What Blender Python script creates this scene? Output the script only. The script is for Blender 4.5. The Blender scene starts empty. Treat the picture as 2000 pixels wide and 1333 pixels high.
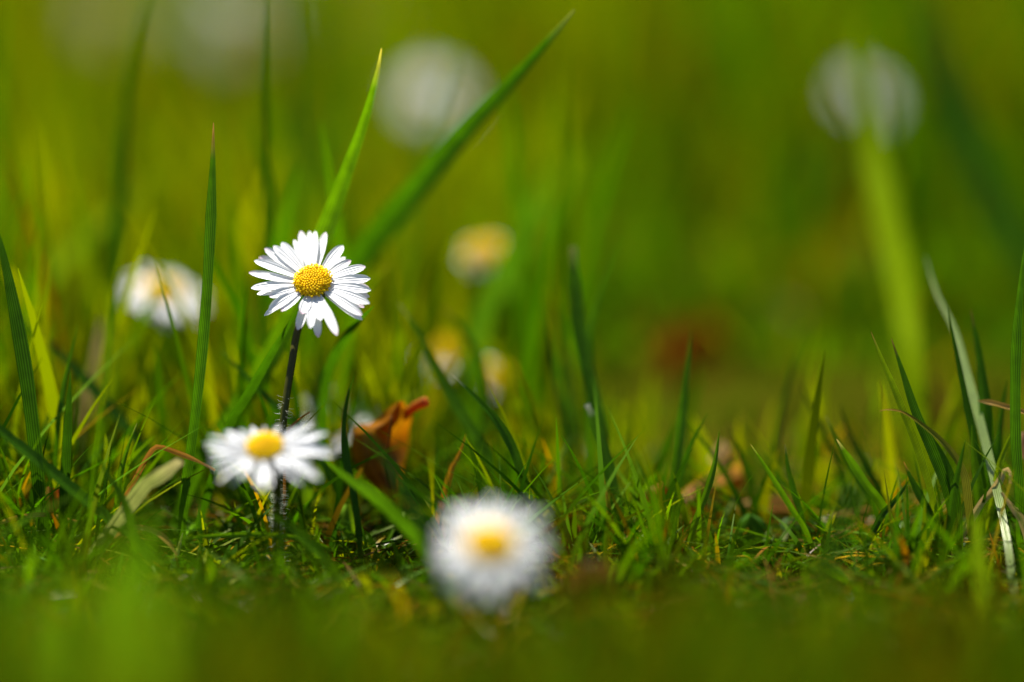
import bpy, math, random
import numpy as np
from mathutils import Vector, Matrix

random.seed(7)
rng = np.random.default_rng(11)
R = math.radians
SC = bpy.context.scene
COL = SC.collection

# ------------------------------------------------------------------ camera
FOC = 0.469                     # metres to the sharp daisy
TILT = R(15.0)                  # camera looks down by this
CAM_H = 0.1593
PXR = 100.0 / 36.0 * 2000.0     # pixels of the photograph per unit of tangent
cam_d = bpy.data.cameras.new("camera")
cam = bpy.data.objects.new("camera", cam_d)
COL.objects.link(cam)
cam.location = (0, 0, CAM_H)
cam.rotation_euler = (R(90) - TILT, 0, 0)
cam_d.lens = 100.0
cam_d.sensor_width = 36.0
cam_d.clip_start = 0.02
cam_d.clip_end = 500.0
cam_d.dof.use_dof = True
cam_d.dof.focus_distance = FOC
cam_d.dof.aperture_fstop = 2.5
SC.camera = cam

# ------------------------------------------------------------------ light
SUN_EL, SUN_AZ = R(64), R(-38)   # azimuth from +Y (away from the camera), to the left
w = bpy.data.worlds.new("World")
SC.world = w
w.use_nodes = True
nt = w.node_tree
sky = nt.nodes.new("ShaderNodeTexSky")
sky.sky_type = 'NISHITA'
sky.sun_disc = False
sky.sun_elevation = SUN_EL
sky.sun_rotation = SUN_AZ
nt.links.new(sky.outputs[0], nt.nodes["Background"].inputs[0])
nt.nodes["Background"].inputs[1].default_value = 0.05
sl = bpy.data.lights.new("sun", 'SUN')
sl.energy = 5.0
sl.angle = R(0.5)
sl.color = (1.0, 0.95, 0.86)
sun = bpy.data.objects.new("sun", sl)
COL.objects.link(sun)
S_DIR = Vector((math.sin(SUN_AZ) * math.cos(SUN_EL), math.cos(SUN_AZ) * math.cos(SUN_EL), math.sin(SUN_EL)))
sun.rotation_euler = S_DIR.to_track_quat('Z', 'Y').to_euler()
sun.location = S_DIR * 3
SC.view_settings.view_transform = 'Standard'
SC.view_settings.look = 'None'
SC.view_settings.exposure = 1.45
SC.view_settings.gamma = 1.0
SC.render.engine = 'CYCLES'
SC.cycles.max_bounces = 8
SC.cycles.transmission_bounces = 6
SC.cycles.diffuse_bounces = 4
SC.cycles.sample_clamp_indirect = 4.0

# ------------------------------------------------------------------ helpers
FWD = Vector((0, math.cos(TILT), -math.sin(TILT)))
UP = Vector((0, math.sin(TILT), math.cos(TILT)))
CAM = Vector((0, 0, CAM_H))


def P(px, py, dz=0.0):
    """a point of the place: seen at this pixel of the photograph, dz millimetres beyond the sharp plane"""
    d = FOC + dz * 0.001
    return CAM + FWD * d + Vector((1, 0, 0)) * ((px - 1000) / PXR * d) + UP * ((666.5 - py) / PXR * d)


def project(p):
    v = Vector(p) - CAM
    d = v.dot(FWD)
    return 1000 + v.x / d * PXR, 666.5 - v.dot(UP) / d * PXR, d


def tag(o, label=None, cat=None, group=None, kind=None):
    if label: o["label"] = label
    if cat: o["category"] = cat
    if group: o["group"] = group
    if kind: o["kind"] = kind
    return o


def link(name, me, mat, parent=None, smooth=True):
    o = bpy.data.objects.new(name, me)
    COL.objects.link(o)
    if mat: me.materials.append(mat)
    if smooth and len(me.polygons):
        me.polygons.foreach_set("use_smooth", [True] * len(me.polygons))
    if parent:
        o.parent = parent
        o.matrix_parent_inverse = Matrix.Translation(-parent.location)
    return o


def empty(name, loc):
    o = bpy.data.objects.new(name, None)
    o.empty_display_size = 0.005
    COL.objects.link(o)
    o.location = loc
    return o


class MB:
    """collects vertices, faces, a colour and uv per vertex into one mesh"""
    def __init__(s):
        s.v, s.f, s.c, s.uv = [], [], [], []

    def add(s, vs, fs, cs=None, uvs=None):
        n = len(s.v)
        s.v += [tuple(v) for v in vs]
        s.f += [tuple(i + n for i in f) for f in fs]
        s.c += list(cs) if cs is not None else [(1, 1, 1)] * len(vs)
        s.uv += list(uvs) if uvs is not None else [(0, 0)] * len(vs)

    def build(s, name, mat, parent=None):
        me = bpy.data.meshes.new(name)
        me.from_pydata(s.v, [], s.f)
        a = me.color_attributes.new("Col", 'FLOAT_COLOR', 'POINT')
        a.data.foreach_set("color", np.array([(c[0], c[1], c[2], 1) for c in s.c], dtype=np.float32).ravel())
        u = me.uv_layers.new(name="UVMap")
        li = np.empty(len(me.loops), dtype=np.int32)
        me.loops.foreach_get("vertex_index", li)
        u.data.foreach_set("uv", np.array(s.uv, dtype=np.float32)[li].ravel())
        me.update()
        return link(name, me, mat, parent)


def spline(pts, n):
    """Catmull-Rom through the points, n samples evenly by length"""
    p = [Vector(q) for q in pts]
    if len(p) == 2:
        return [p[0].lerp(p[1], i / (n - 1)) for i in range(n)]
    p = [p[0] * 2 - p[1]] + p + [p[-1] * 2 - p[-2]]
    dense = []
    for i in range(1, len(p) - 2):
        a, b, c, d = p[i - 1:i + 3]
        for k in range(12):
            t = k / 12
            dense.append(0.5 * ((2 * b) + (c - a) * t + (2 * a - 5 * b + 4 * c - d) * t * t + (3 * b - a - 3 * c + d) * t ** 3))
    dense.append(p[-2])
    L = [0.0]
    for i in range(1, len(dense)):
        L.append(L[-1] + (dense[i] - dense[i - 1]).length)
    out, j = [], 0
    for i in range(n):
        s = L[-1] * i / (n - 1)
        while j < len(L) - 2 and L[j + 1] < s: j += 1
        t = (s - L[j]) / max(L[j + 1] - L[j], 1e-9)
        out.append(dense[j].lerp(dense[j + 1], min(max(t, 0), 1)))
    return out


def tube(mb, pts, r0, r1, seg=8, col=(1, 1, 1), cap=True, n=None):
    pts = spline(pts, n or max(8, len(pts) * 5))
    n = len(pts)
    vs, fs, cs, uv = [], [], [], []
    x = None
    for i, p in enumerate(pts):
        t = (pts[min(i + 1, n - 1)] - pts[max(i - 1, 0)]).normalized()
        if x is None: x = t.orthogonal()
        x = (x - t * x.dot(t)).normalized()
        y = t.cross(x)
        k = i / (n - 1)
        r = r0 + (r1 - r0) * k
        for j in range(seg):
            a = 2 * math.pi * j / seg
            vs.append(p + x * (r * math.cos(a)) + y * (r * math.sin(a)))
            cs.append(col(k) if callable(col) else col)
            uv.append((j / seg, k))
    for i in range(n - 1):
        for j in range(seg):
            a, b = i * seg + j, i * seg + (j + 1) % seg
            fs.append((a, b, b + seg, a + seg))
    if cap:
        fs.append(tuple(range(seg))[::-1])
        fs.append(tuple((n - 1) * seg + j for j in range(seg)))
    mb.add(vs, fs, cs, uv)


# ------------------------------------------------------------------ materials
def new_mat(name):
    m = bpy.data.materials.new(name)
    m.use_nodes = True
    m.node_tree.nodes.clear()
    return m, m.node_tree


def N(t, kind, **kw):
    n = t.nodes.new(kind)
    for k, v in kw.items():
        if k.startswith('i_'):
            n.inputs[k[2:].replace('_', ' ')].default_value = v
        else:
            setattr(n, k, v)
    return n


def leaf_material(name, trans=(1.5, 1.35, 0.6), tmix=0.5, gloss=0.06, rough=0.35, veins=0.0, vein_n=9, spec_tint=(1, 1, 1), vary=0.18):
    m, t = new_mat(name)
    out = N(t, "ShaderNodeOutputMaterial")
    att = N(t, "ShaderNodeAttribute", attribute_name="Col")
    geo = N(t, "ShaderNodeNewGeometry")
    noi = N(t, "ShaderNodeTexNoise", i_Scale=420.0, i_Detail=3.0)
    t.links.new(geo.outputs["Position"], noi.inputs["Vector"])
    mr = N(t, "ShaderNodeMapRange")
    mr.inputs["To Min"].default_value = 1 - vary * 1.6
    mr.inputs["To Max"].default_value = 1 + vary * 1.6
    t.links.new(noi.outputs["Fac"], mr.inputs["Value"])
    base = N(t, "ShaderNodeVectorMath", operation='SCALE')
    t.links.new(att.outputs["Color"], base.inputs[0])
    t.links.new(mr.outputs[0], base.inputs["Scale"])
    col = base.outputs[0]
    nrm = None
    if veins > 0:
        uv = N(t, "ShaderNodeUVMap", uv_map="UVMap")
        sep = N(t, "ShaderNodeSeparateXYZ")
        t.links.new(uv.outputs[0], sep.inputs[0])
        mul = N(t, "ShaderNodeMath", operation='MULTIPLY')
        mul.inputs[1].default_value = vein_n * 2 * math.pi
        t.links.new(sep.outputs["X"], mul.inputs[0])
        sn = N(t, "ShaderNodeMath", operation='SINE')
        t.links.new(mul.outputs[0], sn.inputs[0])
        vr = N(t, "ShaderNodeMapRange")
        vr.inputs["From Min"].default_value = -1
        vr.inputs["To Min"].default_value = 1 - veins
        vr.inputs["To Max"].default_value = 1 + veins * 0.8
        t.links.new(sn.outputs[0], vr.inputs["Value"])
        b2 = N(t, "ShaderNodeVectorMath", operation='SCALE')
        t.links.new(col, b2.inputs[0])
        t.links.new(vr.outputs[0], b2.inputs["Scale"])
        col = b2.outputs[0]
        bmp = N(t, "ShaderNodeBump", i_Strength=0.35, i_Distance=0.0002)
        t.links.new(sn.outputs[0], bmp.inputs["Height"])
        nrm = bmp.outputs[0]
    tc = N(t, "ShaderNodeVectorMath", operation='MULTIPLY')
    t.links.new(col, tc.inputs[0])
    tc.inputs[1].default_value = trans
    dif = N(t, "ShaderNodeBsdfDiffuse")
    trn = N(t, "ShaderNodeBsdfTranslucent")
    glo = N(t, "ShaderNodeBsdfGlossy", i_Roughness=rough)
    glo.inputs["Color"].default_value = (*spec_tint, 1)
    t.links.new(col, dif.inputs[0])
    t.links.new(tc.outputs[0], trn.inputs[0])
    m1 = N(t, "ShaderNodeMixShader")
    m1.inputs[0].default_value = tmix
    t.links.new(dif.outputs[0], m1.inputs[1])
    t.links.new(trn.outputs[0], m1.inputs[2])
    m2 = N(t, "ShaderNodeMixShader")
    fr = N(t, "ShaderNodeLayerWeight", i_Blend=0.25)
    fm = N(t, "ShaderNodeMath", operation='MULTIPLY_ADD')
    fm.inputs[1].default_value = gloss * 2.0
    fm.inputs[2].default_value = gloss * 0.35
    t.links.new(fr.outputs["Fresnel"], fm.inputs[0])
    t.links.new(fm.outputs[0], m2.inputs[0])
    t.links.new(m1.outputs[0], m2.inputs[1])
    t.links.new(glo.outputs[0], m2.inputs[2])
    if nrm:
        for s in (dif, glo): t.links.new(nrm, s.inputs["Normal"])
    t.links.new(m2.outputs[0], out.inputs[0])
    return m


M_LAWN = leaf_material("lawn_grass", trans=(1.7, 1.45, 0.3), gloss=0.004, rough=0.5, vary=0.05, spec_tint=(1, 1, 0.5))
M_BLADE = leaf_material("grass_blade", trans=(1.9, 1.6, 0.4), vary=0.3, veins=0.45, vein_n=6, gloss=0.018, rough=0.4)
M_SOFT = leaf_material("matt_blade", trans=(1.9, 1.6, 0.4), veins=0.2, gloss=0.003, rough=0.5, spec_tint=(1, 1, 0.5))
M_PALE_GLARE = leaf_material("pale_glare_blade", trans=(1.2, 1.1, 0.7), veins=0.4, vein_n=5, gloss=0.2, rough=0.35, tmix=0.4, spec_tint=(1, 0.97, 0.85))
M_SHINY = leaf_material("glossy_blade", veins=0.3, vein_n=12, gloss=0.3, rough=0.24, tmix=0.45, spec_tint=(1, 0.97, 0.85))
M_DRY = leaf_material("dry_blade", trans=(1.1, 1.0, 0.8), tmix=0.35, veins=0.25, vein_n=5, gloss=0.012)
M_DEAD = leaf_material("dead_leaf", trans=(1.7, 1.1, 0.2), tmix=0.55, veins=0.03, vein_n=3, gloss=0.008, vary=0.5)
M_PETAL = leaf_material("petal", trans=(1, 1, 0.98), tmix=0.28, gloss=0.02, rough=0.5, veins=0.07, vein_n=4, vary=0.02)
M_YELLOW = leaf_material("floret", trans=(1, 0.9, 0.5), tmix=0.2, gloss=0.02, rough=0.5, vary=0.15)
M_STEM = leaf_material("stem", trans=(1.2, 1.2, 0.6), tmix=0.12, gloss=0.04, rough=0.4, vary=0.3)
M_HAIR = leaf_material("hair", trans=(1, 1, 1), tmix=0.5, gloss=0.1, rough=0.4)
M_LEAF = leaf_material("broad_leaf", trans=(1.6, 1.4, 0.3), tmix=0.45, gloss=0.012, rough=0.4, vary=0.2)


def soil_material():
    m, t = new_mat("soil")
    out = N(t, "ShaderNodeOutputMaterial")
    geo = N(t, "ShaderNodeNewGeometry")
    n1 = N(t, "ShaderNodeTexNoise", i_Scale=60.0, i_Detail=8.0, i_Roughness=0.7)
    n2 = N(t, "ShaderNodeTexNoise", i_Scale=9.0, i_Detail=4.0)
    for n in (n1, n2): t.links.new(geo.outputs["Position"], n.inputs["Vector"])
    r1 = N(t, "ShaderNodeValToRGB")
    r1.color_ramp.elements[0].color = (0.010, 0.008, 0.0006, 1)
    r1.color_ramp.elements[1].color = (0.055, 0.034, 0.003, 1)
    r2 = N(t, "ShaderNodeValToRGB")
    r2.color_ramp.elements[0].position = 0.42
    r2.color_ramp.elements[0].color = (0, 0, 0, 1)
    r2.color_ramp.elements[1].position = 0.58
    r2.color_ramp.elements[1].color = (1, 1, 1, 1)
    t.links.new(n1.outputs["Fac"], r1.inputs[0])
    t.links.new(n2.outputs["Fac"], r2.inputs[0])
    mx = N(t, "ShaderNodeMixRGB")
    mx.inputs[2].default_value = (0.022, 0.042, 0.0006, 1)
    t.links.new(r2.outputs[0], mx.inputs[0])
    t.links.new(r1.outputs[0], mx.inputs[1])
    b = N(t, "ShaderNodeBsdfDiffuse")
    t.links.new(mx.outputs[0], b.inputs[0])
    bp = N(t, "ShaderNodeBump", i_Strength=0.8, i_Distance=0.004)
    t.links.new(n1.outputs["Fac"], bp.inputs["Height"])
    t.links.new(bp.outputs[0], b.inputs["Normal"])
    t.links.new(b.outputs[0], out.inputs[0])
    return m


M_SOIL = soil_material()


# ------------------------------------------------------------------ ground
def ground_z(x, y):
    return 0.0016 * math.sin(x * 130 + 1.3) * math.cos(y * 90 + x * 40) + 0.0012 * math.sin(x * 57 - y * 71)


def make_ground():
    def axis(fine, far):
        a = list(fine)
        step = a[1] - a[0]
        hi, lo = a[-1], a[0]
        while hi < far:
            step *= 1.5
            hi += step
            a.append(hi)
        step = a[1] - a[0]
        while lo > -far:
            step *= 1.5
            lo -= step
            a.insert(0, lo)
        return a
    xs = axis(np.arange(-0.3, 0.3001, 0.006), 150)
    ys = axis(np.arange(0.2, 0.9001, 0.006), 150)
    mb = MB()
    nx = len(xs)
    vs = [(x, y, ground_z(x, y) - 0.0005 if abs(x) < 1 and abs(y) < 2 else -0.0005) for y in ys for x in xs]
    fs = [(j * nx + i, j * nx + i + 1, (j + 1) * nx + i + 1, (j + 1) * nx + i) for j in range(len(ys) - 1) for i in range(nx - 1)]
    mb.add(vs, fs)
    tag(mb.build("ground", M_SOIL), kind="structure")


make_ground()

# ------------------------------------------------------------------ grass mass
DEEP = np.array((0.026, 0.085, 0.0003))
MID = np.array((0.058, 0.146, 0.0003))
LIME = np.array((0.135, 0.185, 0.0003))
STRAW = np.array((0.22, 0.15, 0.002))
RUST = np.array((0.12, 0.050, 0.0008))


def lawn(name, label, x, y, h, wd, lean, col, mat, rows=5, droop=0.0, base_z=0.0, kind_cat="grass", az=None):
    """many blades as one mesh: arrays of root, height, width, lean (share of the height), colour"""
    n = len(x)
    if az is None: az = rng.uniform(0, 2 * math.pi, n)          # lean direction
    fa = rng.uniform(0, 2 * math.pi, n)          # facing
    t = np.linspace(0, 1, rows)
    cx = x[:, None] + np.cos(az)[:, None] * (lean * h)[:, None] * t[None] ** 1.8
    cy = y[:, None] + np.sin(az)[:, None] * (lean * h)[:, None] * t[None] ** 1.8
    cz = base_z + h[:, None] * (t[None] - droop * t[None] ** 3)
    prof = np.array([0.75, 1.0, 0.92, 0.68, 0.05]) if rows == 5 else np.interp(t, [0, .3, .6, .8, 1], [.75, 1, .85, .55, .04])
    hw = 0.5 * wd[:, None] * prof[None]
    sx, sy = np.cos(fa)[:, None] * hw, np.sin(fa)[:, None] * hw
    V = np.empty((n, rows, 2, 3), dtype=np.float32)
    V[:, :, 0, 0], V[:, :, 0, 1], V[:, :, 0, 2] = cx - sx, cy - sy, cz
    V[:, :, 1, 0], V[:, :, 1, 1], V[:, :, 1, 2] = cx + sx, cy + sy, cz
    idx = np.arange(n)[:, None, None] * rows * 2 + np.arange(rows - 1)[None, :, None] * 2 + np.array([0, 1, 3, 2])[None, None]
    me = bpy.data.meshes.new(name)
    nf = n * (rows - 1)
    me.vertices.add(n * rows * 2)
    me.vertices.foreach_set("co", V.ravel())
    me.loops.add(nf * 4)
    me.loops.foreach_set("vertex_index", idx.astype(np.int32).ravel())
    me.polygons.add(nf)
    me.polygons.foreach_set("loop_start", (np.arange(nf) * 4).astype(np.int32))
    C = np.ones((n, rows, 2, 4), dtype=np.float32)
    C[..., :3] = col[:, None, None, :]
    a = me.color_attributes.new("Col", 'FLOAT_COLOR', 'POINT')
    a.data.foreach_set("color", C.ravel())
    me.update(calc_edges=True)
    me.validate()
    o = link(name, me, mat)
    return tag(o, label, kind_cat, kind="stuff")


def proj_np(x, y, z):
    dx, dy, dzz = x, y, z - CAM_H
    d = dy * FWD.y + dzz * FWD.z
    up = dy * UP.y + dzz * UP.z
    return 1000 + dx / d * PXR, 666.5 - up / d * PXR, d


def pick_colours(n, wts, jit=0.42):
    pal = np.array([DEEP, MID, LIME, STRAW, RUST])
    wts = np.asarray(wts, dtype=float)
    if wts.ndim == 1: wts = np.repeat(wts[None], n, 0)
    cum = np.cumsum(wts / wts.sum(1, keepdims=True), 1)
    k = (rng.uniform(0, 1, n)[:, None] > cum).sum(1).clip(0, 4)
    c = pal[k] * rng.uniform(1 - jit, 1 + jit, (n, 1))
    c[:, 0] *= rng.uniform(0.85, 1.15, n)
    return c


def patches(x, y, f, seed):
    """slow 0..1 variation over the lawn: tufts and bare spots"""
    r = np.random.default_rng(seed)
    v = np.zeros(len(x))
    for k in range(7):
        a, ph = r.uniform(0, 2 * math.pi, 2)
        ff = f * r.uniform(0.5, 2.0)
        v += np.sin((np.cos(a) * x + np.sin(a) * y) * ff + ph)
    return 1 / (1 + np.exp(-v * 0.9))


def sstep(a, b, v):
    t = np.clip((v - a) / (b - a), 0, 1)
    return t * t * (3 - 2 * t)


# boxes of the picture that random tall blades must leave clear: (x0, y0, x1, y1, nearer than this depth)
CLEAR = [(470, 430, 740, 690, 0.478, 1), (390, 815, 660, 965, 0.465, 1), (820, 960, 1110, 1190, 0.425, 1), (235, 500, 410, 625, 0.535, .95), (1435, 1000, 1620, 1090, 0.476, .9), (660, 980, 700, 1060, 0.478, 1),
         (675, 770, 840, 1040, 0.489, 1), (740, 80, 940, 300, 0.68, .93),
         (560, 750, 740, 850, 0.505, .75), (1290, 590, 1540, 770, 0.60, .85), (390, 0, 560, 90, 0.8, .6), (130, 0, 280, 90, 0.85, .55), (630, 0, 740, 90, 0.85, .4),
         (240, 860, 420, 970, 0.485, 1), (235, 1015, 365, 1090, 0.475, .8), (1710, 640, 1990, 930, 0.48, .75), (1920, 900, 2000, 1060, 0.475, .8), (880, 440, 1000, 550, 0.56, .93),
         (535, 960, 560, 1120, 0.47, .9), (830, 640, 1000, 790, 0.542, .93), (1310, 860, 1450, 1000, 0.475, .7)]


def keep_clear(x, y, h, share=1.0):
    ok = np.ones(len(x), bool)
    luck = rng.uniform(0, 1, len(x))
    for f in (1.0, 0.9, 0.8, 0.7, 0.6, 0.5, 0.4):
        px, py, d = proj_np(x, y, h * f)
        for (a, b, c, e, far, p) in CLEAR:
            ok &= ~((px > a) & (px < c) & (py > b) & (py < e) & (d < far) & (luck < p))
    return ok | (rng.uniform(0, 1, len(x)) > share)


SEED = [100]


def fresh():
    global rng
    SEED[0] += 1
    rng = np.random.default_rng(SEED[0])


def zone(n, y0, y1, half, hmin, hmax):
    fresh()
    y = rng.uniform(y0, y1, n)
    x = rng.uniform(-1, 1, n) * (half * (y / y1))
    h = rng.uniform(hmin, hmax, n)
    return x, y, h


def tips(n, y0, y1, py0, py1, spread=1.25):
    """blades whose tops reach the height seen at py0..py1, at distance y0..y1"""
    fresh()
    y = rng.uniform(y0, y1, n)
    x = rng.uniform(-spread, spread, n) * y * 1.02 * 1000 / PXR
    py = py0 + (py1 - py0) * rng.uniform(0, 1, n)
    h = CAM_H - y * np.tan(TILT + np.arctan((py - 666.5) / PXR))
    return x, y, h


# near the sharp plane: short tufts, denser and taller to the left
x, y, h = zone(14000, 0.41, 0.55, 0.2, 0.006, 0.040)
tx, ty, th = zone(620, 0.41, 0.55, 0.2, 0.6, 1.25)
ti = rng.integers(0, len(tx), len(x))
taz = rng.uniform(0, 2 * math.pi, len(x))
tr = np.abs(rng.normal(0, 0.0028, len(x)))
loose = rng.uniform(0, 1, len(x)) < 0.2
x = np.where(loose, x, tx[ti] + np.cos(taz) * tr)
y = np.where(loose, y, ty[ti] + np.sin(taz) * tr)
h = h * th[ti]
taz = taz + rng.normal(0, 0.5, len(x))
tone = (rng.uniform(0, 1, len(tx)) ** 1.5)[ti]
left = sstep(0.03, -0.05, x)
h *= 0.60 + 0.55 * left + 0.35 * sstep(0.055, 0.085, x)
px, py, d = proj_np(x, y, h)
lim = np.where(d < 0.45, 1060 + rng.uniform(0, 140, len(x)), 800 - 130 * left + rng.uniform(0, 190, len(x)))
ok = keep_clear(x, y, h) & (py > lim)
x, y, h, taz, tone = x[ok], y[ok], h[ok], taz[ok], tone[ok]
lawn("short_grass", None, x, y, h, rng.uniform(0.0005, 0.0014, len(x)), rng.uniform(0.1, 1.3, len(x)),
     pick_colours(len(x), np.stack([8 - 6 * tone, 4 + 0 * x, 0.4 + 4 * tone, 0.4 + 0 * x, 0.3 + 0 * x], 1)) * 0.85, M_LAWN, rows=7, az=taz)  # colours scaled down to stand for shade among dense tall grass

# moss and thatch on the soil
x, y, h = zone(26000, 0.36, 0.56, 0.2, 0.002, 0.010)
h *= 0.4 + 1.0 * patches(x, y, 180, 3)
ok = proj_np(x, y, h)[1] > 860
x, y, h = x[ok], y[ok], h[ok]
pn = patches(x, y, 220, 4)
lawn("moss", None, x, y, h, rng.uniform(0.0004, 0.0013, len(x)), rng.uniform(0.3, 2.0, len(x)),
     pick_colours(len(x), np.stack([3 + 5 * pn, 4 + 0 * x, 0.5 + 2 * (1 - pn), 0.15 + 0 * x, 0.4 + 2.0 * (pn < 0.2)], 1)) * 0.68, M_LAWN, rows=5, droop=0.35, kind_cat="moss")  # moss darkened by colour in place of shade from the taller grass
x, y, h = zone(2600, 0.39, 0.56, 0.19, 0.0012, 0.0055)
ok = proj_np(x, y, h)[1] > 860
x, y, h = x[ok], y[ok], h[ok]
lawn("thatch", None, x, y, h, rng.uniform(0.0004, 0.0010, len(x)), rng.uniform(1.5, 6, len(x)),
     pick_colours(len(x), (1, 1, 1, 3, 5)), M_DRY, rows=5, droop=0.5, base_z=0.003, kind_cat="thatch")

# close to the lens: soft tufts along the lower edge
xs, ys, hs = zip(tips(1500, 0.25, 0.35, 1160, 1480), tips(2400, 0.34, 0.41, 1110, 1330), tips(500, 0.30, 0.40, 1080, 1300), tips(700, 0.29, 0.40, 985, 1200))
x, y, h = (np.concatenate(v) for v in (xs, ys, hs))
pn = patches(x, y, 130, 8)
pt = proj_np(x, y, h)[1]
ok = keep_clear(x, y, h) & (h > 0.004) & ((pt > 1090 + 190 * pn) | (rng.uniform(0, 1, len(x)) < 0.12)) & (rng.uniform(0, 1, len(x)) < 1.1 - 0.6 * pn)
x, y, h = x[ok], y[ok], h[ok]
pc = patches(x, y, 260, 9)
pr = patches(x, y, 240, 12)
lawn("foreground_grass", None, x, y, h, rng.uniform(0.001, 0.0024, len(x)), rng.uniform(0.1, 0.6, len(x)),
     pick_colours(len(x), np.stack([0.5 + 12 * pc ** 2, 2 + 0 * x, 9 * (1 - pc) ** 3, 0.05 + 0 * x, 0.3 + 6 * pr ** 2], 1)) * 0.68, M_LAWN)
x, y, h = zone(5000, 0.02, 0.36, 0.2, 0.015, 0.04)
lawn("grass_below_the_lens", None, x, y, h, rng.uniform(0.001, 0.0024, len(x)), rng.uniform(0.1, 0.6, len(x)),
     pick_colours(len(x), (5, 5, 1.2, 0.2, 0.9)), M_LAWN)

# behind the sharp plane: low cover, then tall loose blades in tufts
x, y, h = zone(16000, 0.52, 0.85, 0.28, 0.005, 0.030)
h *= 0.3 + 1.0 * patches(x, y, 120, 20)
s = x / y
right = sstep(0.0, 0.07, s)
px, py, d = proj_np(x, y, h)
k = sstep(0.52, 0.62, y)
ok = keep_clear(x, y, h) & (py > (790 + 60 * right) * (1 - k) + 420 * k)
x, y, h, s = x[ok], y[ok], h[ok], s[ok]
pc = patches(x, y, 150, 21)
wl = np.stack([2 + 5 * sstep(0, .09, s) + 3 * pc, 5 + 0 * x, 3.5 * (1 - pc) + 0.3, 0.3 + 0 * x, 0.2 + 3.0 * sstep(0.01, .08, s) * (pc < 0.45)], 1)
lawn("low_background_grass", None, x, y, h, rng.uniform(0.0010, 0.0022, len(x)), rng.uniform(0.1, 1.2, len(x)),
     pick_colours(len(x), wl), M_LAWN)

parts = [tips(4000, 0.54, 0.62, 480, 860), tips(6500, 0.60, 0.74, 150, 760), tips(8000, 0.72, 0.95, -250, 560)]
x, y, h = (np.concatenate(v) for v in zip(*parts))
s = x / y
right = sstep(-0.01, 0.05, s)
pn = patches(x, y, 170, 30)
ok = keep_clear(x, y, h, 0.93) & (h > 0.012) & (h < 0.085) & (rng.uniform(0, 1, len(x)) < (1.1 - pn) * (1 - 0.45 * right * (y < 0.7)))
ok &= ~((right > 0.5) & (y < 0.62) & (proj_np(x, y, h)[1] < 700))
x, y, h, s = x[ok], y[ok], h[ok], s[ok]
pc = patches(x, y, 190, 31)
wl = np.stack([0.5 + 4 * sstep(0, .09, s) + 12 * pc ** 3, 3 + 0 * x, (2 + 14 * (1 - pc) ** 2) * (1 - 0.75 * sstep(-.02, .08, s)), 0.9 * (1 - sstep(-.03, .03, s)), 0.3 + 0.8 * sstep(0.02, .08, s)], 1)
lawn("middle_grass", None, x, y, h, rng.uniform(0.0010, 0.0026, len(x)), rng.uniform(0.05, 0.75, len(x)),
     pick_colours(len(x), wl, 0.35), M_LAWN, rows=7)

# thin loose blades just behind the sharp plane, most of them to the left
parts = [tips(9000, 0.48, 0.56, 560, 900), tips(9500, 0.54, 0.62, 300, 780)]
x, y, h = (np.concatenate(v) for v in zip(*parts))
s = x / y
right = sstep(-0.04, 0.06, s)
pn = patches(x, y, 110, 33)
ok = keep_clear(x, y, h) & (h > 0.01) & (rng.uniform(0, 1, len(x)) < (1.15 - pn) * (1 - 0.72 * right))
ok &= ~((right > 0.4) & (proj_np(x, y, h)[1] < 640 + 120 * right))
x, y, h, s = x[ok], y[ok], h[ok], s[ok]
lawn("loose_thin_grass", None, x, y, h, rng.uniform(0.0005, 0.0014, len(x)), rng.uniform(0.05, 0.6, len(x)),
     pick_colours(len(x), (4, 2, 10, 0.4, 0.1), 0.5), M_LAWN, rows=7)

# tall straight blades standing loose behind the daisies
parts = [tips(120, 0.462, 0.485, 420, 860), tips(300, 0.485, 0.53, 200, 760), tips(800, 0.52, 0.64, 60, 640)]
x, y, h = (np.concatenate(v) for v in zip(*parts))
s = x / y
pn = patches(x, y, 150, 35)
ok = keep_clear(x, y, h) & (h > 0.015) & (h < 0.08) & (rng.uniform(0, 1, len(x)) < (1.2 - pn) * (1 - 0.93 * sstep(-0.01, 0.05, s)))
ok &= ~((s > 0.02) & (proj_np(x, y, h)[1] < 640))
parts = [tips(320, 0.455, 0.53, 690, 930)]
x2, y2, h2 = parts[0]
ok2 = keep_clear(x2, y2, h2) & (x2 > 0) & (rng.uniform(0, 1, len(x2)) < 0.8)
x, y, h = np.r_[x[ok], x2[ok2]], np.r_[y[ok], y2[ok2]], np.r_[h[ok], h2[ok2]]
lawn("straight_tall_grass", None, x, y, h, rng.uniform(0.0012, 0.0029, len(x)), rng.uniform(0.02, 0.4, len(x)),
     pick_colours(len(x), (6, 1, 8, 0.05, 0.05), 0.45) * 1.12, M_LAWN, rows=7)

x, y, h = zone(26000, 0.85, 1.7, 0.60, 0.02, 0.078)
ok = keep_clear(x, y, h)
x, y, h = x[ok], y[ok], h[ok]
s = x / y
pc = patches(x, y, 80, 41)
wl = np.stack([0.5 + 4 * sstep(0.0, .12, s) + 12 * pc ** 3, 3 + 0 * x, (2 + 14 * (1 - pc) ** 2) * (1 - 0.7 * sstep(-.02, .1, s)), 1.6 - 1.4 * sstep(-.05, .08, s), 0.5 + 0.6 * sstep(0.02, .12, s)], 1)
lawn("tall_background_grass", None, x, y, h, rng.uniform(0.0015, 0.0036, len(x)), rng.uniform(0.05, 0.7, len(x)),
     pick_colours(len(x), wl), M_LAWN)
x, y, h = zone(16000, 1.7, 5.0, 1.9, 0.04, 0.09)
lawn("distant_grass", None, x, y, h, rng.uniform(0.004, 0.008, len(x)), rng.uniform(0.05, 0.7, len(x)),
     pick_colours(len(x), (3, 5, 2.5, 0.5, 0.3)), M_LAWN)


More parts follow.
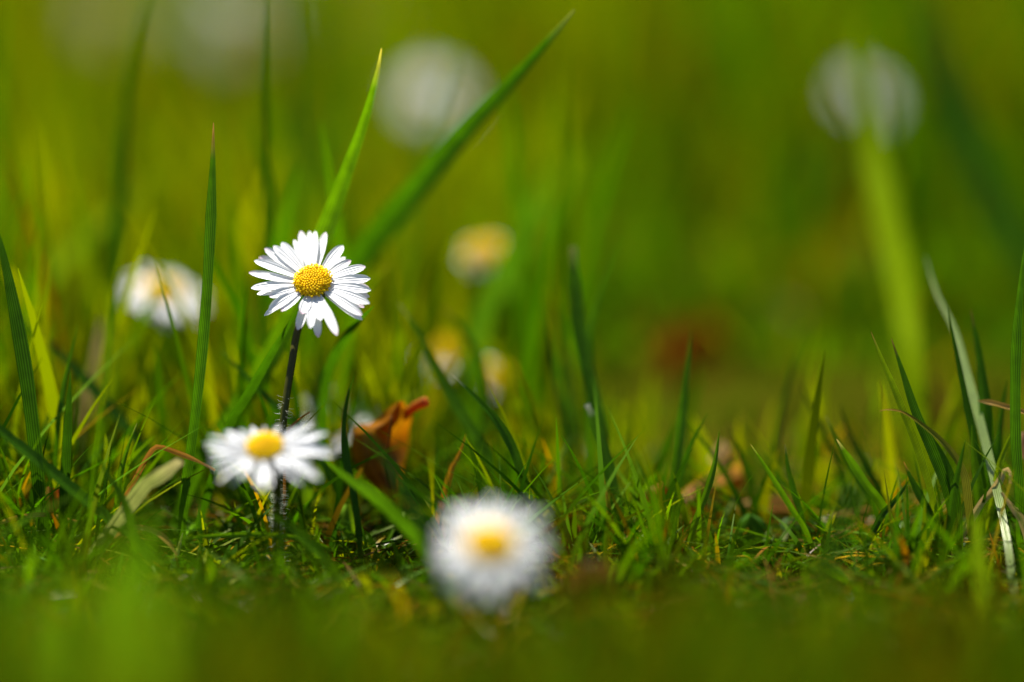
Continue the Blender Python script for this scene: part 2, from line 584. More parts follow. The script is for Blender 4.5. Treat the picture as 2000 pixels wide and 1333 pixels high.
# ------------------------------------------------------------------ daisies
def petal(mb, base, axis, side, nrm, length, width, lift, curl, twist=0.0, cup=0.25, tint=(0.8, 0.8, 0.815), pink=0.0):
    rows, cols = 13, 7
    vs, cs, uv, fs = [], [], [], []
    for i in range(rows):
        s = i / (rows - 1)
        wv = 0.40 + 0.60 * min(1, s / 0.5) ** 0.8
        if s > 0.6: wv *= math.sqrt(max(0.0, 1 - ((s - 0.6) / 0.404) ** 2.0))
        hw = width * 0.5 * wv
        a = twist * s
        sd = side * math.cos(a) + nrm * math.sin(a)
        nn = nrm * math.cos(a) - side * math.sin(a)
        c = base + axis * (length * s) + nrm * (length * (lift * s + curl * s * s))
        for j in range(cols):
            u = (j / (cols - 1)) * 2 - 1
            ridge = 0.018 * math.cos(u * math.pi * 2.0)
            vs.append(c + sd * (hw * u) + nn * (hw * (cup * u * u + ridge)))
            k = pink * max(0, (s - 0.8) / 0.2)
            cs.append((tint[0], tint[1] * (1 - 0.5 * k), tint[2] * (1 - 0.3 * k)))
            uv.append(((u + 1) / 2, s))
    for i in range(rows - 1):
        for j in range(cols - 1):
            a = i * cols + j
            fs.append((a, a + 1, a + cols + 1, a + cols))
    mb.add(vs, fs, cs, uv)


def florets(mb, c, ex, ey, nrm, r, dome, count, sharp=True):
    # dome under the florets
    vs, fs = [c + nrm * dome * 0.9], []
    rings, seg = 6, 24
    for i in range(1, rings + 1):
        q = i / rings
        for j in range(seg):
            a = 2 * math.pi * j / seg
            vs.append(c + (ex * math.cos(a) + ey * math.sin(a)) * (r * 0.97 * q) + nrm * (dome * 0.9 * (1 - q ** 2.2)))
    for j in range(seg):
        fs.append((0, 1 + j, 1 + (j + 1) % seg))
        for i in range(rings - 1):
            a, b = 1 + i * seg + j, 1 + i * seg + (j + 1) % seg
            fs.append((a, a + seg, b + seg, b))
    mb.add(vs, fs, [(0.55, 0.34, 0.004)] * len(vs))
    g = math.pi * (3 - math.sqrt(5))
    for i in range(count):
        q = math.sqrt((i + 0.5) / count)
        a = i * g
        slope = 2.2 * q ** 1.2 * dome / r
        rad = ex * math.cos(a) + ey * math.sin(a)
        n = (nrm + rad * slope * 0.75).normalized()
        e1 = n.orthogonal().normalized()
        e2 = n.cross(e1)
        p = c + rad * (r * q) + nrm * (dome * (1 - q ** 2.2) * 0.95)
        fs_ = r / math.sqrt(count) * 0.92
        opened = q > 0.62
        br = random.uniform(0.85, 1.12)
        colr = (0.93 * br, (0.66 if opened else 0.62) * br, 0.003)
        if opened and sharp:
            hh = fs_ * random.uniform(1.3, 2.6)
            n = (n + rad * random.uniform(-0.1, 0.35) + e1 * random.uniform(-.25, .25)).normalized()
            prof = [(0.55, 0), (0.5, 0.55), (0.95, 0.85), (0.6, 1.0), (0.12, 0.8)]
        else:
            hh = fs_ * random.uniform(0.9, 1.3)
            prof = [(0.85, 0), (0.9, 0.45), (0.62, 0.85), (0.2, 1.0)]
        vs, fcs, cs = [], [], []
        sg = 10 if (opened and sharp) else 7
        ph = random.uniform(0, 6)
        for k, (pr, pz) in enumerate(prof):
            for j in range(sg):
                aa = 2 * math.pi * j / sg + ph
                rr = pr * fs_ * (1.0 if not (opened and sharp and k in (2, 3)) else (1.18 if j % 2 == 0 else 0.72))
                vs.append(p + (e1 * math.cos(aa) + e2 * math.sin(aa)) * rr + n * (hh * pz))
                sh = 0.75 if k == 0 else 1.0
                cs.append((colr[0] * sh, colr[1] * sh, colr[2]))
        for k in range(len(prof) - 1):
            for j in range(sg):
                a0, b0 = k * sg + j, k * sg + (j + 1) % sg
                fcs.append((a0, b0, b0 + sg, a0 + sg))
        fcs.append(tuple((len(prof) - 1) * sg + j for j in range(sg)))
        mb.add(vs, fcs, cs)


def to_ground(p, q):
    """carry on from p past q down to the soil"""
    d = (q - p)
    d.z = min(d.z, -0.2 * max(d.length, 1e-6))
    k = (q.z + 0.002) / -d.z
    return q + Vector((d.x * k * 0.6, d.y * k * 0.6, -(q.z + 0.002)))


def daisy(label, c, normal, r_tip, r_disc, petals, stem, hairs=0, count=90, sharp=False, tint=(0.8, 0.8, 0.815), group="daisies in the grass", roll=0.0):
    """petals: list of dicts (angle, length share, width, layer, lift, curl) or traced tips"""
    nrm = Vector(normal).normalized()
    ex = Vector((1, 0, 0)) - nrm * nrm.x
    ex.normalize()
    ey = nrm.cross(ex)
    root_pt = stem[-1]
    root = tag(empty("daisy", (root_pt.x, root_pt.y, 0)), label, "daisy", group)
    dome = r_disc * 0.42
    for q in petals:
        a = q['a']
        rad = ex * math.cos(a) + ey * math.sin(a)
        side = nrm.cross(rad).normalized()
        b = c + rad * (r_disc * 0.8) - nrm * (q.get('layer', 0) + 0.0002)
        mb = MB()
        petal(mb, b, rad, side, nrm, q['len'] - r_disc * 0.8, q['w'], q.get('lift', 0), q.get('curl', 0), q.get('twist', 0), q.get('cup', 0.22), tint=q.get('tint', tint), pink=q.get('pink', 0))
        mb.build("petal", M_PETAL, root)
    mb = MB()
    florets(mb, c, ex, ey, nrm, r_disc, dome, count, sharp)
    mb.build("flower_disc", M_YELLOW, root)
    # green cup of bracts behind the head
    mb = MB()
    nb = 13
    for k in range(nb):
        a = 2 * math.pi * k / nb
        rad = ex * math.cos(a) + ey * math.sin(a)
        side = nrm.cross(rad)
        vs, fs = [], []
        for i in range(6):
            s = i / 5
            hw = r_disc * 0.27 * (1 - s ** 3 * 0.9)
            p = c - nrm * (r_disc * 0.72 * (1 - s) ** 1.4 + 0.0005) + rad * (r_disc * (0.15 + 1.0 * s))
            vs += [p - side * hw, p - nrm * 0.0002, p + side * hw]
        for i in range(5):
            fs += [(i * 3, i * 3 + 1, i * 3 + 4, i * 3 + 3), (i * 3 + 1, i * 3 + 2, i * 3 + 5, i * 3 + 4)]
        mb.add(vs, fs, [(0.03, 0.07, 0.006)] * len(vs))
    mb.build("bract_cup", M_LEAF, root)
    pts = [c - nrm * (r_disc * 0.6)] + stem
    mb = MB()
    tube(mb, pts, r_disc * 0.2, r_disc * 0.2, 10, lambda k: (0.045 + 0.01 * k, 0.035 + 0.045 * k, 0.004))
    st = mb.build("stem", M_STEM, root)
    if hairs:
        mb = MB()
        sp = spline(pts, 60)
        for k in range(hairs):
            i = random.randint(22, 58)
            t = (sp[i + 1] - sp[i - 1]).normalized()
            e = t.orthogonal().normalized()
            e = Matrix.Rotation(random.uniform(0, 6.28), 3, t) @ e
            p = sp[i].lerp(sp[i + 1], random.random())
            L = random.uniform(0.0006, 0.0013)
            tube(mb, [p + e * r_disc * 0.18, p + e * (r_disc * 0.2 + L * 0.6), p + e * (r_disc * 0.2 + L) + t * random.uniform(-.0003, .0003)], 0.00003, 0.00001, 3, (0.7, 0.72, 0.6), n=4)
        mb.build("stem_hair", M_HAIR, st)
    return root


# the sharp daisy: every petal traced by its tip (pixels of a 4.76 x enlargement of the photo)
TIPS = [(700, 240, 82, 0), (780, 243, 62, 1), (832, 228, 78, 0), (932, 252, 80, 0), (1092, 375, 98, 0), (1112, 482, 70, 1), (1168, 512, 72, 0),
        (1303, 570, 86, 0), (1190, 660, 80, 1), (1348, 682, 86, 0), (1334, 752, 80, 1), (1354, 790, 82, 0), (1340, 852, 80, 1), (1342, 912, 84, 0),
        (1292, 950, 78, 1), (1272, 1022, 80, 0), (1272, 1066, 74, 1), (1038, 1208, 82, 0), (1000, 1100, 64, 1), (865, 1228, 78, 1), (886, 1072, 86, 0),
        (790, 1144, 80, 0), (672, 1158, 82, 1), (712, 1008, 94, 0), (522, 985, 92, 0), (362, 1028, 74, 1), (402, 970, 92, 0), (408, 850, 84, 0),
        (294, 826, 84, 1), (240, 770, 88, 0), (220, 625, 72, 1), (258, 645, 88, 0), (270, 515, 88, 0), (312, 465, 82, 1), (368, 400, 84, 0),
        (448, 378, 84, 0), (524, 348, 84, 0), (640, 322, 66, 1)]
HEAD = P(440 + 812 / 4.76, 400 + 715 / 4.76, 0)
HN = (-FWD * math.cos(R(35)) + UP * math.sin(R(35)) + Vector((-0.03, 0, 0))).normalized()


def traced(tips, zoom, ox, oy, head, nrm, r_disc):
    ex = Vector((1, 0, 0)) - nrm * nrm.x
    ex.normalize()
    ey = nrm.cross(ex)
    out = []
    for (tx, ty, wd, lay) in tips:
        layer = 0.00075 * lay + random.uniform(0, 0.00018)
        h_tip = (0.0004 if lay == 0 else -0.0006) + random.uniform(-0.0003, 0.0003)
        d = (P(ox + tx / zoom, oy + ty / zoom, 0) - CAM).normalized()
        o = head + nrm * (h_tip - layer)
        t = (o - CAM).dot(nrm) / d.dot(nrm)
        q = CAM + d * t - o
        u, v = q.dot(ex), q.dot(ey)
        L = math.hypot(u, v)
        ln = L - r_disc * 0.8
        e = random.uniform(-0.10, 0.02)
        out.append(dict(a=math.atan2(v, u), len=L, w=wd / zoom / PXR * FOC * 1.14, layer=layer, lift=h_tip / ln - e, curl=e,
                        twist=random.uniform(-0.35, 0.35), cup=random.uniform(0.1, 0.35), pink=random.choice((0, 0, 0.3, 0.6))))
        if len(out) in (3, 11, 19, 27, 34):
            out[-1]['lift'] += 0.16
            out[-1]['curl'] -= 0.22
            out[-1]['twist'] *= 2.2
    return out


R_DISC = 176 / 4.76 / PXR * FOC
stem_main = [P(583, 640, 3), P(570, 710, 1), P(556, 800, 0), P(547, 900, 0), P(545, 1000, 0), P(547, 1090, 0)]
stem_main.append(to_ground(stem_main[-2], stem_main[-1]))
daisy("tall sharp white daisy with a domed yellow centre on a dark thin stem", HEAD, HN, 0.01, R_DISC,
      traced(TIPS, 4.76, 440, 400, HEAD, HN, R_DISC), stem_main, hairs=260, count=190, sharp=True, group=None)


def ring(n, L, w, lift=0.0, curl=0.0, jl=0.12, seed=0, tint=None, only=None):
    rd = random.Random(seed)
    out = []
    for k in range(n):
        lay = k % 2
        a = 2 * math.pi * (k + rd.uniform(-0.4, 0.4)) / n
        if only and not only(a): continue
        q = dict(a=a, len=L * rd.uniform(1 - jl, 1 + jl * 0.5), w=w * rd.uniform(0.85, 1.15), layer=0.0005 * lay, lift=lift + rd.uniform(-.15, .15) - 0.12 * lay,
                 curl=curl + rd.uniform(-.15, .1), twist=rd.uniform(-.4, .4), cup=rd.uniform(0.1, 0.35), pink=rd.choice((0, 0, 0.3)))
        if tint: q['tint'] = tint
        out.append(q)
    return out


def face(tilt, yaw=0.0):
    """unit normal this many degrees off the line to the camera, upwards; yaw to the right"""
    return (-FWD * math.cos(R(tilt)) + UP * math.sin(R(tilt)) + Vector((math.sin(R(yaw)), 0, 0))).normalized()


def stem_down(c, px_shift=0.0, k=0.35):
    b = Vector((c.x + px_shift, c.y + 0.002, 0))
    return [c.lerp(b, 0.35) + Vector((0, 0.002, 0)), c.lerp(b, 0.7), Vector((b.x, b.y, -0.002))]


# lower left daisy, a little in front: tips traced from a 4 x enlargement
TIPS2 = [(620, 505, 60, 0), (520, 510, 60, 1), (430, 530, 60, 0), (330, 540, 60, 1), (735, 500, 74, 0), (310, 560, 62, 0), (190, 590, 56, 0), (150, 640, 58, 1),
         (165, 680, 56, 0), (180, 730, 60, 1), (190, 800, 60, 0), (235, 850, 66, 1), (265, 950, 74, 0), (430, 915, 76, 0), (340, 890, 66, 1), (605, 1010, 104, 0),
         (835, 880, 92, 1), (790, 850, 80, 0), (1055, 930, 104, 0), (1165, 745, 112, 0), (1150, 690, 90, 1), (1115, 570, 104, 0), (1000, 490, 92, 0), (1040, 620, 90, 1), (870, 530, 80, 1), (930, 510, 80, 0)]
H2 = P(360 + 628 / 4, 700 + 690 / 4, -20)
N2 = face(46, -2)


def traced2():
    ex = Vector((1, 0, 0)) - N2 * N2.x
    ex.normalize()
    ey = N2.cross(ex)
    r_d = 147 / 4 / PXR * (FOC - 0.02)
    out = []
    for (tx, ty, wd, lay) in TIPS2:
        d = (P(360 + tx / 4, 700 + ty / 4, 0) - CAM).normalized()
        up = 0.0012 if lay == 0 else 0.0
        o = H2 + N2 * up
        t = (o - CAM).dot(N2) / d.dot(N2)
        q = CAM + d * t - o
        u, v = q.dot(ex), q.dot(ey)
        L = min(math.hypot(u, v), 0.0125)
        out.append(dict(a=math.atan2(v, u), len=L, w=wd / 4 / PXR * FOC * 0.54, layer=0.0005 * lay, lift=up / L + 0.1, curl=-0.1, twist=random.uniform(-.5, .5), cup=0.4, tint=(0.68, 0.69, 0.71)))
        out.append(dict(out[-1], a=out[-1]['a'] + random.uniform(0.08, 0.16), len=out[-1]['len'] * random.uniform(0.82, 0.95), w=out[-1]['w'] * 0.85, layer=0.0009))
        out.append(dict(out[-1], a=out[-2]['a'] - random.uniform(0.08, 0.16), len=out[-1]['len'] * random.uniform(0.82, 0.98), layer=0.0012))
    return out, r_d


p2, rd2 = traced2()
s2 = [P(541, 950, -9), P(540, 1020, -5), P(539, 1090, -4)]
s2.append(to_ground(s2[1], s2[2]))
daisy("slightly soft daisy with broad petals, low beside the dark stem of the sharp daisy", H2, N2, 0.01, rd2, p2, s2, hairs=160, count=120, group=None)

H3 = P(957, 1062, -58)
daisy("strongly blurred daisy nearest the lens, at the lower middle of the grass", H3, face(45, 3), 0.0105, 0.0036,
      ring(40, 0.0089, 0.0010, lift=0.1, curl=-0.12, seed=3, jl=0.2, tint=(0.72, 0.73, 0.75)), stem_down(H3, 0.002), group=None)

H4 = P(318, 570, 66)
daisy("blurred daisy with yellow centre half hidden by blades, left of the sharp daisy", H4, face(60, 14), 0.008, 0.0040,
      ring(34, 0.0086, 0.0015, lift=0.02, curl=-0.1, seed=4), stem_down(H4, 0.001), group=None)

H5 = P(652, 838, 42)
daisy("white daisy hidden behind the low soft daisy and the brown leaf, only petals showing", H5, face(58, 4), 0.009, 0.003,
      ring(24, 0.0092, 0.0015, lift=0.6, curl=-0.1, seed=5), stem_down(H5), group=None)

H6 = P(848, 185, 225)
daisy("pale round out of focus daisy between two long blades at the top", H6, face(32, 4), 0.01, 0.0028,
      ring(36, 0.0082, 0.0014, seed=6), stem_down(H6, -0.003), group=None)

H7 = P(1692, 190, 225)
daisy("greyish blurred daisy split by a wide lime blade, top right", H7, face(40, 20), 0.012, 0.0020,
      ring(22, 0.0078, 0.0013, lift=0.15, seed=7), stem_down(H7, 0.004), group=None)

H8 = P(945, 492, 85)
daisy("yellowish blurred daisy behind the broad green blade right of the sharp daisy", H8, face(48, -8), 0.006, 0.0036,
      ring(14, 0.0050, 0.0011, lift=0.0, seed=8), stem_down(H8), group=None)

H9 = P(880, 685, 78)
daisy("low blurred daisy with a bright yellow centre above the brown leaf", H9, face(50, -18), 0.006, 0.0036,
      ring(24, 0.0062, 0.0012, lift=0.1, seed=9, only=lambda a: math.sin(a) < 0.2), stem_down(H9), group=None)

H10 = P(968, 738, 72)
daisy("low blurred orange yellow daisy, right one of the two above the brown leaf", H10, face(52, 15), 0.006, 0.0034,
      ring(24, 0.0058, 0.0012, lift=0.1, seed=10, only=lambda a: math.cos(a) < -0.1), stem_down(H10), group=None)

H11 = P(455, 30, 360)
daisy("very soft pale green white daisy blob at the top edge beside the tall dark blade", H11, face(25, 0), 0.01, 0.003,
      ring(40, 0.0140, 0.0025, seed=11), stem_down(H11), group=None)
H12 = P(215, 25, 380)
daisy("very soft cream daisy blob at the top edge left of the bent blade", H12, face(25, 10), 0.01, 0.003,
      ring(40, 0.0125, 0.0022, seed=12, tint=(0.75, 0.68, 0.6)), stem_down(H12), group=None)
H13 = P(690, 30, 400)
daisy("very soft dull cream daisy blob at the top edge above the ribbed blade", H13, face(25, -10), 0.01, 0.003,
      ring(36, 0.0105, 0.0022, seed=13, tint=(0.7, 0.66, 0.55)), stem_down(H13), group=None)


# ------------------------------------------------------------------ single blades
C_DARK = (0.020, 0.070, 0.0015)
C_GREEN = (0.038, 0.120, 0.0015)
C_FRESH = (0.070, 0.180, 0.001)
C_LIME = (0.15, 0.25, 0.001)
C_PALE = (0.25, 0.30, 0.08)
C_STRAW = (0.40, 0.23, 0.05)
C_BROWN = (0.30, 0.14, 0.02)
C_CREAM = (0.5, 0.38, 0.16)


def blade(label, pts, width, dz0=0.0, dz1=None, col=C_GREEN, tipcol=None, turn=0.0, turn1=None, fold=0.25, mat=None, name="grass_blade", cat="grass blade",
          sunface=False, tipn=0.07, base=True, taper=0.35, blunt=0.0, group=None, rows=26, basew=0.75):
    """pts: pixels from the tip to the foot; width in pixels at the sharp plane; dz0, dz1: millimetres behind the sharp plane at tip and foot"""
    if dz1 is None: dz1 = dz0
    if turn1 is None: turn1 = turn
    n = len(pts)
    q = [P(x, y, dz0 + (dz1 - dz0) * i / (n - 1)) for i, (x, y) in enumerate(pts)]
    if base and q[-1].z > 0.0: q.append(to_ground(q[-2], q[-1]))
    for k in q:
        k.z = max(k.z, -0.003)
    c = spline(q, rows)
    W = width / PXR * FOC
    mb = MB()
    vs, fs, cs, uv = [], [], [], []
    K = 7
    for i, p in enumerate(c):
        s = i / (rows - 1)
        t = (c[min(i + 1, rows - 1)] - c[max(i - 1, 0)]).normalized()
        view = (CAM - p).normalized()
        sd = t.cross(view).normalized()
        nn = sd.cross(t)
        a = R(turn + (turn1 - turn) * s)
        if sunface:
            hv = (S_DIR + view).normalized()
            a = math.atan2(-hv.dot(sd), hv.dot(nn))
        sd, nn = sd * math.cos(a) + nn * math.sin(a), nn * math.cos(a) - sd * math.sin(a)
        prof = max(blunt, min(1.0, (s / taper)) ** 0.75) if taper > 0 else 1.0
        prof *= 1.0 - (1 - basew) * max(0, (s - 0.5) / 0.5)
        hw = 0.5 * W * max(prof, 0.06)
        hw *= 1 + 0.04 * math.sin(s * 23 + width)
        for j in range(K):
            u = j / (K - 1) * 2 - 1
            vs.append(p + sd * (hw * u) + nn * (hw * fold * (abs(u) - 0.5)))
            cc = col
            if tipcol and s < tipn:
                k = max(0, 1 - s / tipn)
                cc = tuple(a_ * (1 - k) + b_ * k for a_, b_ in zip(col, tipcol))
            br = 1 + 0.10 * math.sin(s * 9 + width * 3)
            cs.append(tuple(v * br for v in cc))
            uv.append(((u + 1) / 2, s))
    for i in range(rows - 1):
        for j in range(K - 1):
            a = i * K + j
            fs.append((a, a + 1, a + K + 1, a + K))
    mb.add(vs, fs, cs, uv)
    o = mb.build(name, mat or M_BLADE)
    # put the object's origin at the foot
    f = c[-1].copy()
    o.data.transform(Matrix.Translation(-f))
    o.location = f
    return tag(o, label, cat, group)


B = blade
B("long ribbed bright blade rising behind the sharp daisy to a pale tip", [(745, 95), (736, 145), (712, 235), (675, 340), (637, 445), (600, 540), (560, 635), (505, 735), (450, 815), (400, 890)], 44, 2, 24, C_FRESH, tipcol=(0.3, .28, .1), taper=0.42, turn=10, turn1=-20)
B("slim upright dark blade with a pinkish tip, standing alone left of the sharp daisy", [(417, 240), (415, 330), (409, 480), (400, 620), (387, 760), (372, 880), (362, 950)], 22, 0, 2, C_GREEN, tipcol=(.3, .15, .1), taper=0.2, turn=15)
B("longest diagonal blade leaning right to the top middle, blurring towards its foot", [(1122, 20), (1060, 92), (985, 175), (900, 265), (800, 385), (715, 490), (640, 600), (590, 700)], 58, 10, 55, (0.030, 0.105, 0.001), tipcol=(.15, .2, .08), taper=0.45, turn=-12, turn1=5)
B("tall upright blade leaving the top edge, dark above and lime lower down", [(520, -120), (518, 0), (517, 120), (519, 250), (523, 370), (522, 480), (518, 600)], 34, 18, 40, (0.012, 0.045, 0.001), taper=0.7, turn=60, turn1=-20)
B("tall blurred blade bending right at the top edge near the left", [(330, -90), (290, -10), (262, 90), (243, 190), (233, 300), (226, 430), (222, 560), (222, 680)], 30, 42, 50, C_DARK, taper=0.4, turn=45)
B("second tall blurred blade close beside the bent one near the left", [(308, -60), (275, 60), (252, 180), (243, 320), (238, 470), (232, 620)], 18, 42, 50, C_DARK, taper=0.4, turn=45)
B("dark blade at the left edge leaning right with its tip near mid height", [(-14, 420), (4, 490), (25, 590), (48, 720), (64, 840), (76, 960)], 30, -2, 2, C_DARK, taper=0.3, turn=20)
B("dark blurred blade sloping down to the right behind the left edge blade", [(40, 620), (90, 665), (150, 725), (200, 780), (260, 850), (320, 930)], 26, 24, 20, C_DARK, taper=0.3, turn=30)
B("dark green blade slanting down to the right along the lower left edge", [(-40, 800), (10, 848), (75, 900), (150, 962), (215, 1015), (270, 1060)], 24, -8, -6, C_GREEN, taper=0.2, turn=25)
B("thin upright blade tip left of the blurred yellow centred daisy", [(152, 632), (144, 670), (133, 715), (122, 770), (112, 850)], 11, 8, 8, C_GREEN, taper=0.3)
B("stiff dark upright blade between straw and left edge", [(138, 725), (134, 790), (129, 880), (124, 980), (122, 1050)], 22, -3, -2, C_DARK, taper=0.3, turn=30)
B("thin upright blade below the blurred yellow centred daisy", [(211, 555), (216, 640), (207, 740), (196, 830), (190, 900)], 11, 18, 20, C_FRESH, taper=0.25)
B("light green blade standing before the pale straw at left", [(232, 600), (226, 690), (215, 780), (200, 870)], 16, 30, 30, C_LIME, taper=0.4)
B("short blade with a pale tip above the bent straw", [(268, 826), (254, 862), (242, 900), (232, 950)], 11, 2, 2, C_FRESH, tipcol=(.3, .3, .15), taper=0.3)
B("light green blade arching over the pale folded blade", [(183, 878), (212, 930), (238, 972), (254, 1020), (262, 1075)], 18, -12, -12, C_FRESH, taper=0.4, turn=20)
B("soft slanting blade crossing behind the dark stem", [(432, 685), (485, 740), (540, 795), (600, 860), (650, 940)], 20, 14, 12, C_GREEN, taper=0.35, turn=20)
B("broad lime blade low left of the dark stem", [(470, 760), (440, 815), (405, 875), (375, 935)], 34, 18, 12, C_FRESH, taper=0.3, sunface=True, mat=M_SOFT)
B("dark arched blade with its tip under the right petals of the sharp daisy", [(730, 598), (705, 622), (675, 655), (650, 700), (634, 760), (628, 840), (626, 920)], 30, 4, 26, C_DARK, taper=0.3, turn=45)
B("thin black green blade curving down beside the brown leaf", [(692, 732), (678, 780), (671, 840), (677, 905), (690, 965), (699, 1030), (703, 1090)], 18, -4, -4, C_DARK, taper=0.35, turn=40)
B("slim blade with an olive tip right of the sharp daisy's petals", [(762, 515), (735, 545), (710, 580), (690, 640)], 16, 26, 30, C_FRESH, tipcol=(.25, .25, .05), taper=0.3)
B("light green blade running from the low soft daisy under the brown leaf", [(630, 895), (680, 935), (735, 972), (790, 1025), (835, 1080)], 26, -8, -20, C_FRESH, taper=0.25, sunface=True, mat=M_SOFT)
B("short curved blade with a dewy tip right of the brown leaf", [(884, 733), (925, 772), (965, 815), (998, 868), (1018, 925), (1034, 985)], 19, 4, 4, C_GREEN, tipcol=(.4, .4, .35), taper=0.3, turn=20)
B("pale tipped blurred blade leaning down right from the sharp daisy", [(778, 592), (815, 645), (850, 715), (890, 790), (930, 855), (975, 930), (1005, 1000)], 24, 20, 14, C_FRESH, tipcol=(.35, .32, .1), taper=0.35, turn=15)
B("thin hooked blade with a round tip over the two low yellow daisies", [(865, 602), (895, 630), (925, 675), (942, 725), (946, 780), (935, 860)], 14, 28, 28, C_GREEN, tipcol=(.3, .25, .08), taper=0.2)
B("blunt upright blade in the middle, left arm of a V", [(1118, 482), (1121, 545), (1128, 620), (1142, 700), (1160, 775), (1175, 860)], 28, 22, 16, C_FRESH, tipcol=(.35, .3, .12), taper=0.12, blunt=0.55, turn=15)
B("pointed dark blade in the middle, right arm of a V", [(1214, 462), (1190, 520), (1168, 580), (1152, 650), (1148, 740), (1150, 830)], 22, 24, 20, C_GREEN, taper=0.4, turn=35)
B("broken blade with a pale bent end in the middle of the grass", [(1146, 790), (1166, 836), (1184, 895), (1198, 960), (1208, 1030)], 24, 9, 5, C_FRESH, tipcol=(.5, .5, .42), taper=0.12, blunt=0.5, turn=20)
B("upright dark blade standing before the rusty blurred patch", [(1350, 645), (1343, 710), (1334, 790), (1325, 870), (1316, 940), (1306, 1020)], 24, 14, 10, C_GREEN, taper=0.4, turn=25)
B("short dark sword shaped blade right of the upright one before the rusty patch", [(1382, 808), (1360, 848), (1340, 895), (1326, 945), (1318, 1000)], 18, 8, 8, C_DARK, taper=0.5, turn=30)
B("thin bright blade leaning left across the pinkish dead leaf", [(1405, 842), (1396, 905), (1379, 965), (1358, 1020), (1340, 1090)], 13, 0, 0, C_FRESH, taper=0.3)
B("thin two toned blade sloping right, alone above the oval ground leaf", [(1466, 868), (1495, 912), (1524, 958), (1550, 1000), (1575, 1040)], 11, 0, 2, C_FRESH, tipcol=(.3, .28, .12), taper=0.3)
B("slender grey tipped blade right of the thin two toned one", [(1533, 868), (1540, 915), (1553, 970), (1568, 1020)], 12, 4, 4, C_GREEN, tipcol=(.25, .22, .2), taper=0.3)
B("soft short blade sloping right with a faded tip", [(1612, 812), (1635, 860), (1668, 920), (1705, 985)], 16, 10, 10, C_GREEN, tipcol=(.25, .25, .12), taper=0.35)
B("short blade with a whitish tip sloping right low in the grass", [(1634, 858), (1662, 902), (1692, 948), (1730, 1000)], 17, 1, 2, C_FRESH, tipcol=(.5, .42, .3), taper=0.2)
B("left blade of the sharp slanted pair at the right", [(1701, 648), (1726, 710), (1757, 785), (1788, 865), (1812, 940), (1828, 1010)], 15, 0, 0, C_LIME, tipcol=(.2, .1, .06), taper=0.3, turn=20)
B("right blade of the sharp slanted pair at the right", [(1741, 662), (1762, 725), (1788, 805), (1822, 885), (1848, 955), (1862, 1020)], 22, 0, 0, C_GREEN, tipcol=(.2, .1, .06), taper=0.35, turn=25)
B("tall green blade leaning left, sun glare painted pale, clearest blade at the right side", [(1807, 500), (1830, 575), (1866, 650), (1892, 745), (1921, 850), (1945, 950), (1960, 1020), (1970, 1075)], 18, 24, -6, (0.22, 0.31, 0.07), tipcol=(.1, .2, .02), taper=0.4, sunface=True, mat=M_PALE_GLARE, fold=0.3)  # even pale colour stands in for sun glare on a green blade
B("dark narrow blade hugging the glare-painted blade's left side", [(1850, 600), (1868, 690), (1886, 780), (1905, 870), (1922, 960)], 16, 6, 6, C_DARK, taper=0.4)
B("blurred brown tipped blade right of the glare-painted blade", [(1896, 605), (1908, 670), (1920, 750), (1927, 840), (1930, 920)], 24, 9, 8, C_GREEN, tipcol=(.2, .1, .05), taper=0.35)
B("soft short blade between glare-painted blade and right edge blade", [(1968, 740), (1958, 800), (1950, 860), (1945, 930)], 18, 10, 10, C_GREEN, taper=0.35)
B("tall upright blade at the right edge with a yellow lit band", [(2003, 470), (1993, 560), (1985, 660), (1982, 780), (1984, 880), (1990, 960)], 26, 0, 0, C_GREEN, taper=0.3, turn=35)
B("lime blade end leaning left behind the right edge blade", [(1992, 820), (1975, 850), (1960, 885), (1948, 930)], 13, 3, 3, C_LIME, taper=0.3)
B("brown tipped dark blade in the cluster at the foot of the sharp pair", [(1765, 902), (1782, 940), (1800, 975), (1822, 1020)], 15, -2, -2, C_DARK, tipcol=(.35, .18, .05), taper=0.25)
B("dark blade crossing up left in the cluster at the foot of the sharp pair", [(1776, 938), (1758, 965), (1738, 990), (1715, 1020)], 13, -1, -1, C_DARK, taper=0.3)
B("broad dark blade below the curled dry tip", [(1818, 848), (1838, 885), (1855, 925), (1866, 980), (1870, 1040)], 24, 1, 0, C_GREEN, taper=0.4, turn=30)
B("upright dark blade standing under the curled dry tip", [(1886, 860), (1876, 900), (1866, 945), (1858, 1000), (1852, 1060)], 18, -2, -2, C_DARK, taper=0.35, turn=30)
B("short fresh blade just left of the glare-painted blade's foot", [(1898, 830), (1902, 890), (1910, 950), (1915, 1020)], 20, 4, 4, C_FRESH, taper=0.4)
B("small sloping blade left of the cluster, dark and soft", [(1640, 790), (1660, 850), (1690, 910), (1725, 975)], 14, 16, 14, C_DARK, taper=0.4)
B("fine horizontal green blade lying low under the soft daisy", [(335, 1056), (400, 1049), (470, 1045), (540, 1046), (600, 1056), (650, 1075)], 10, -6, -6, C_FRESH, taper=0.3, base=False)
B("soft green blade slanting down right under the low soft daisy", [(520, 1000), (570, 1030), (610, 1065), (645, 1105)], 20, -12, -14, C_FRESH, taper=0.3)
B("narrow shining sliver standing right of the dry lower straw", [(357, 1040), (348, 1075), (337, 1105), (328, 1140)], 10, -3, -3, C_PALE, taper=0.35, mat=M_SHINY)
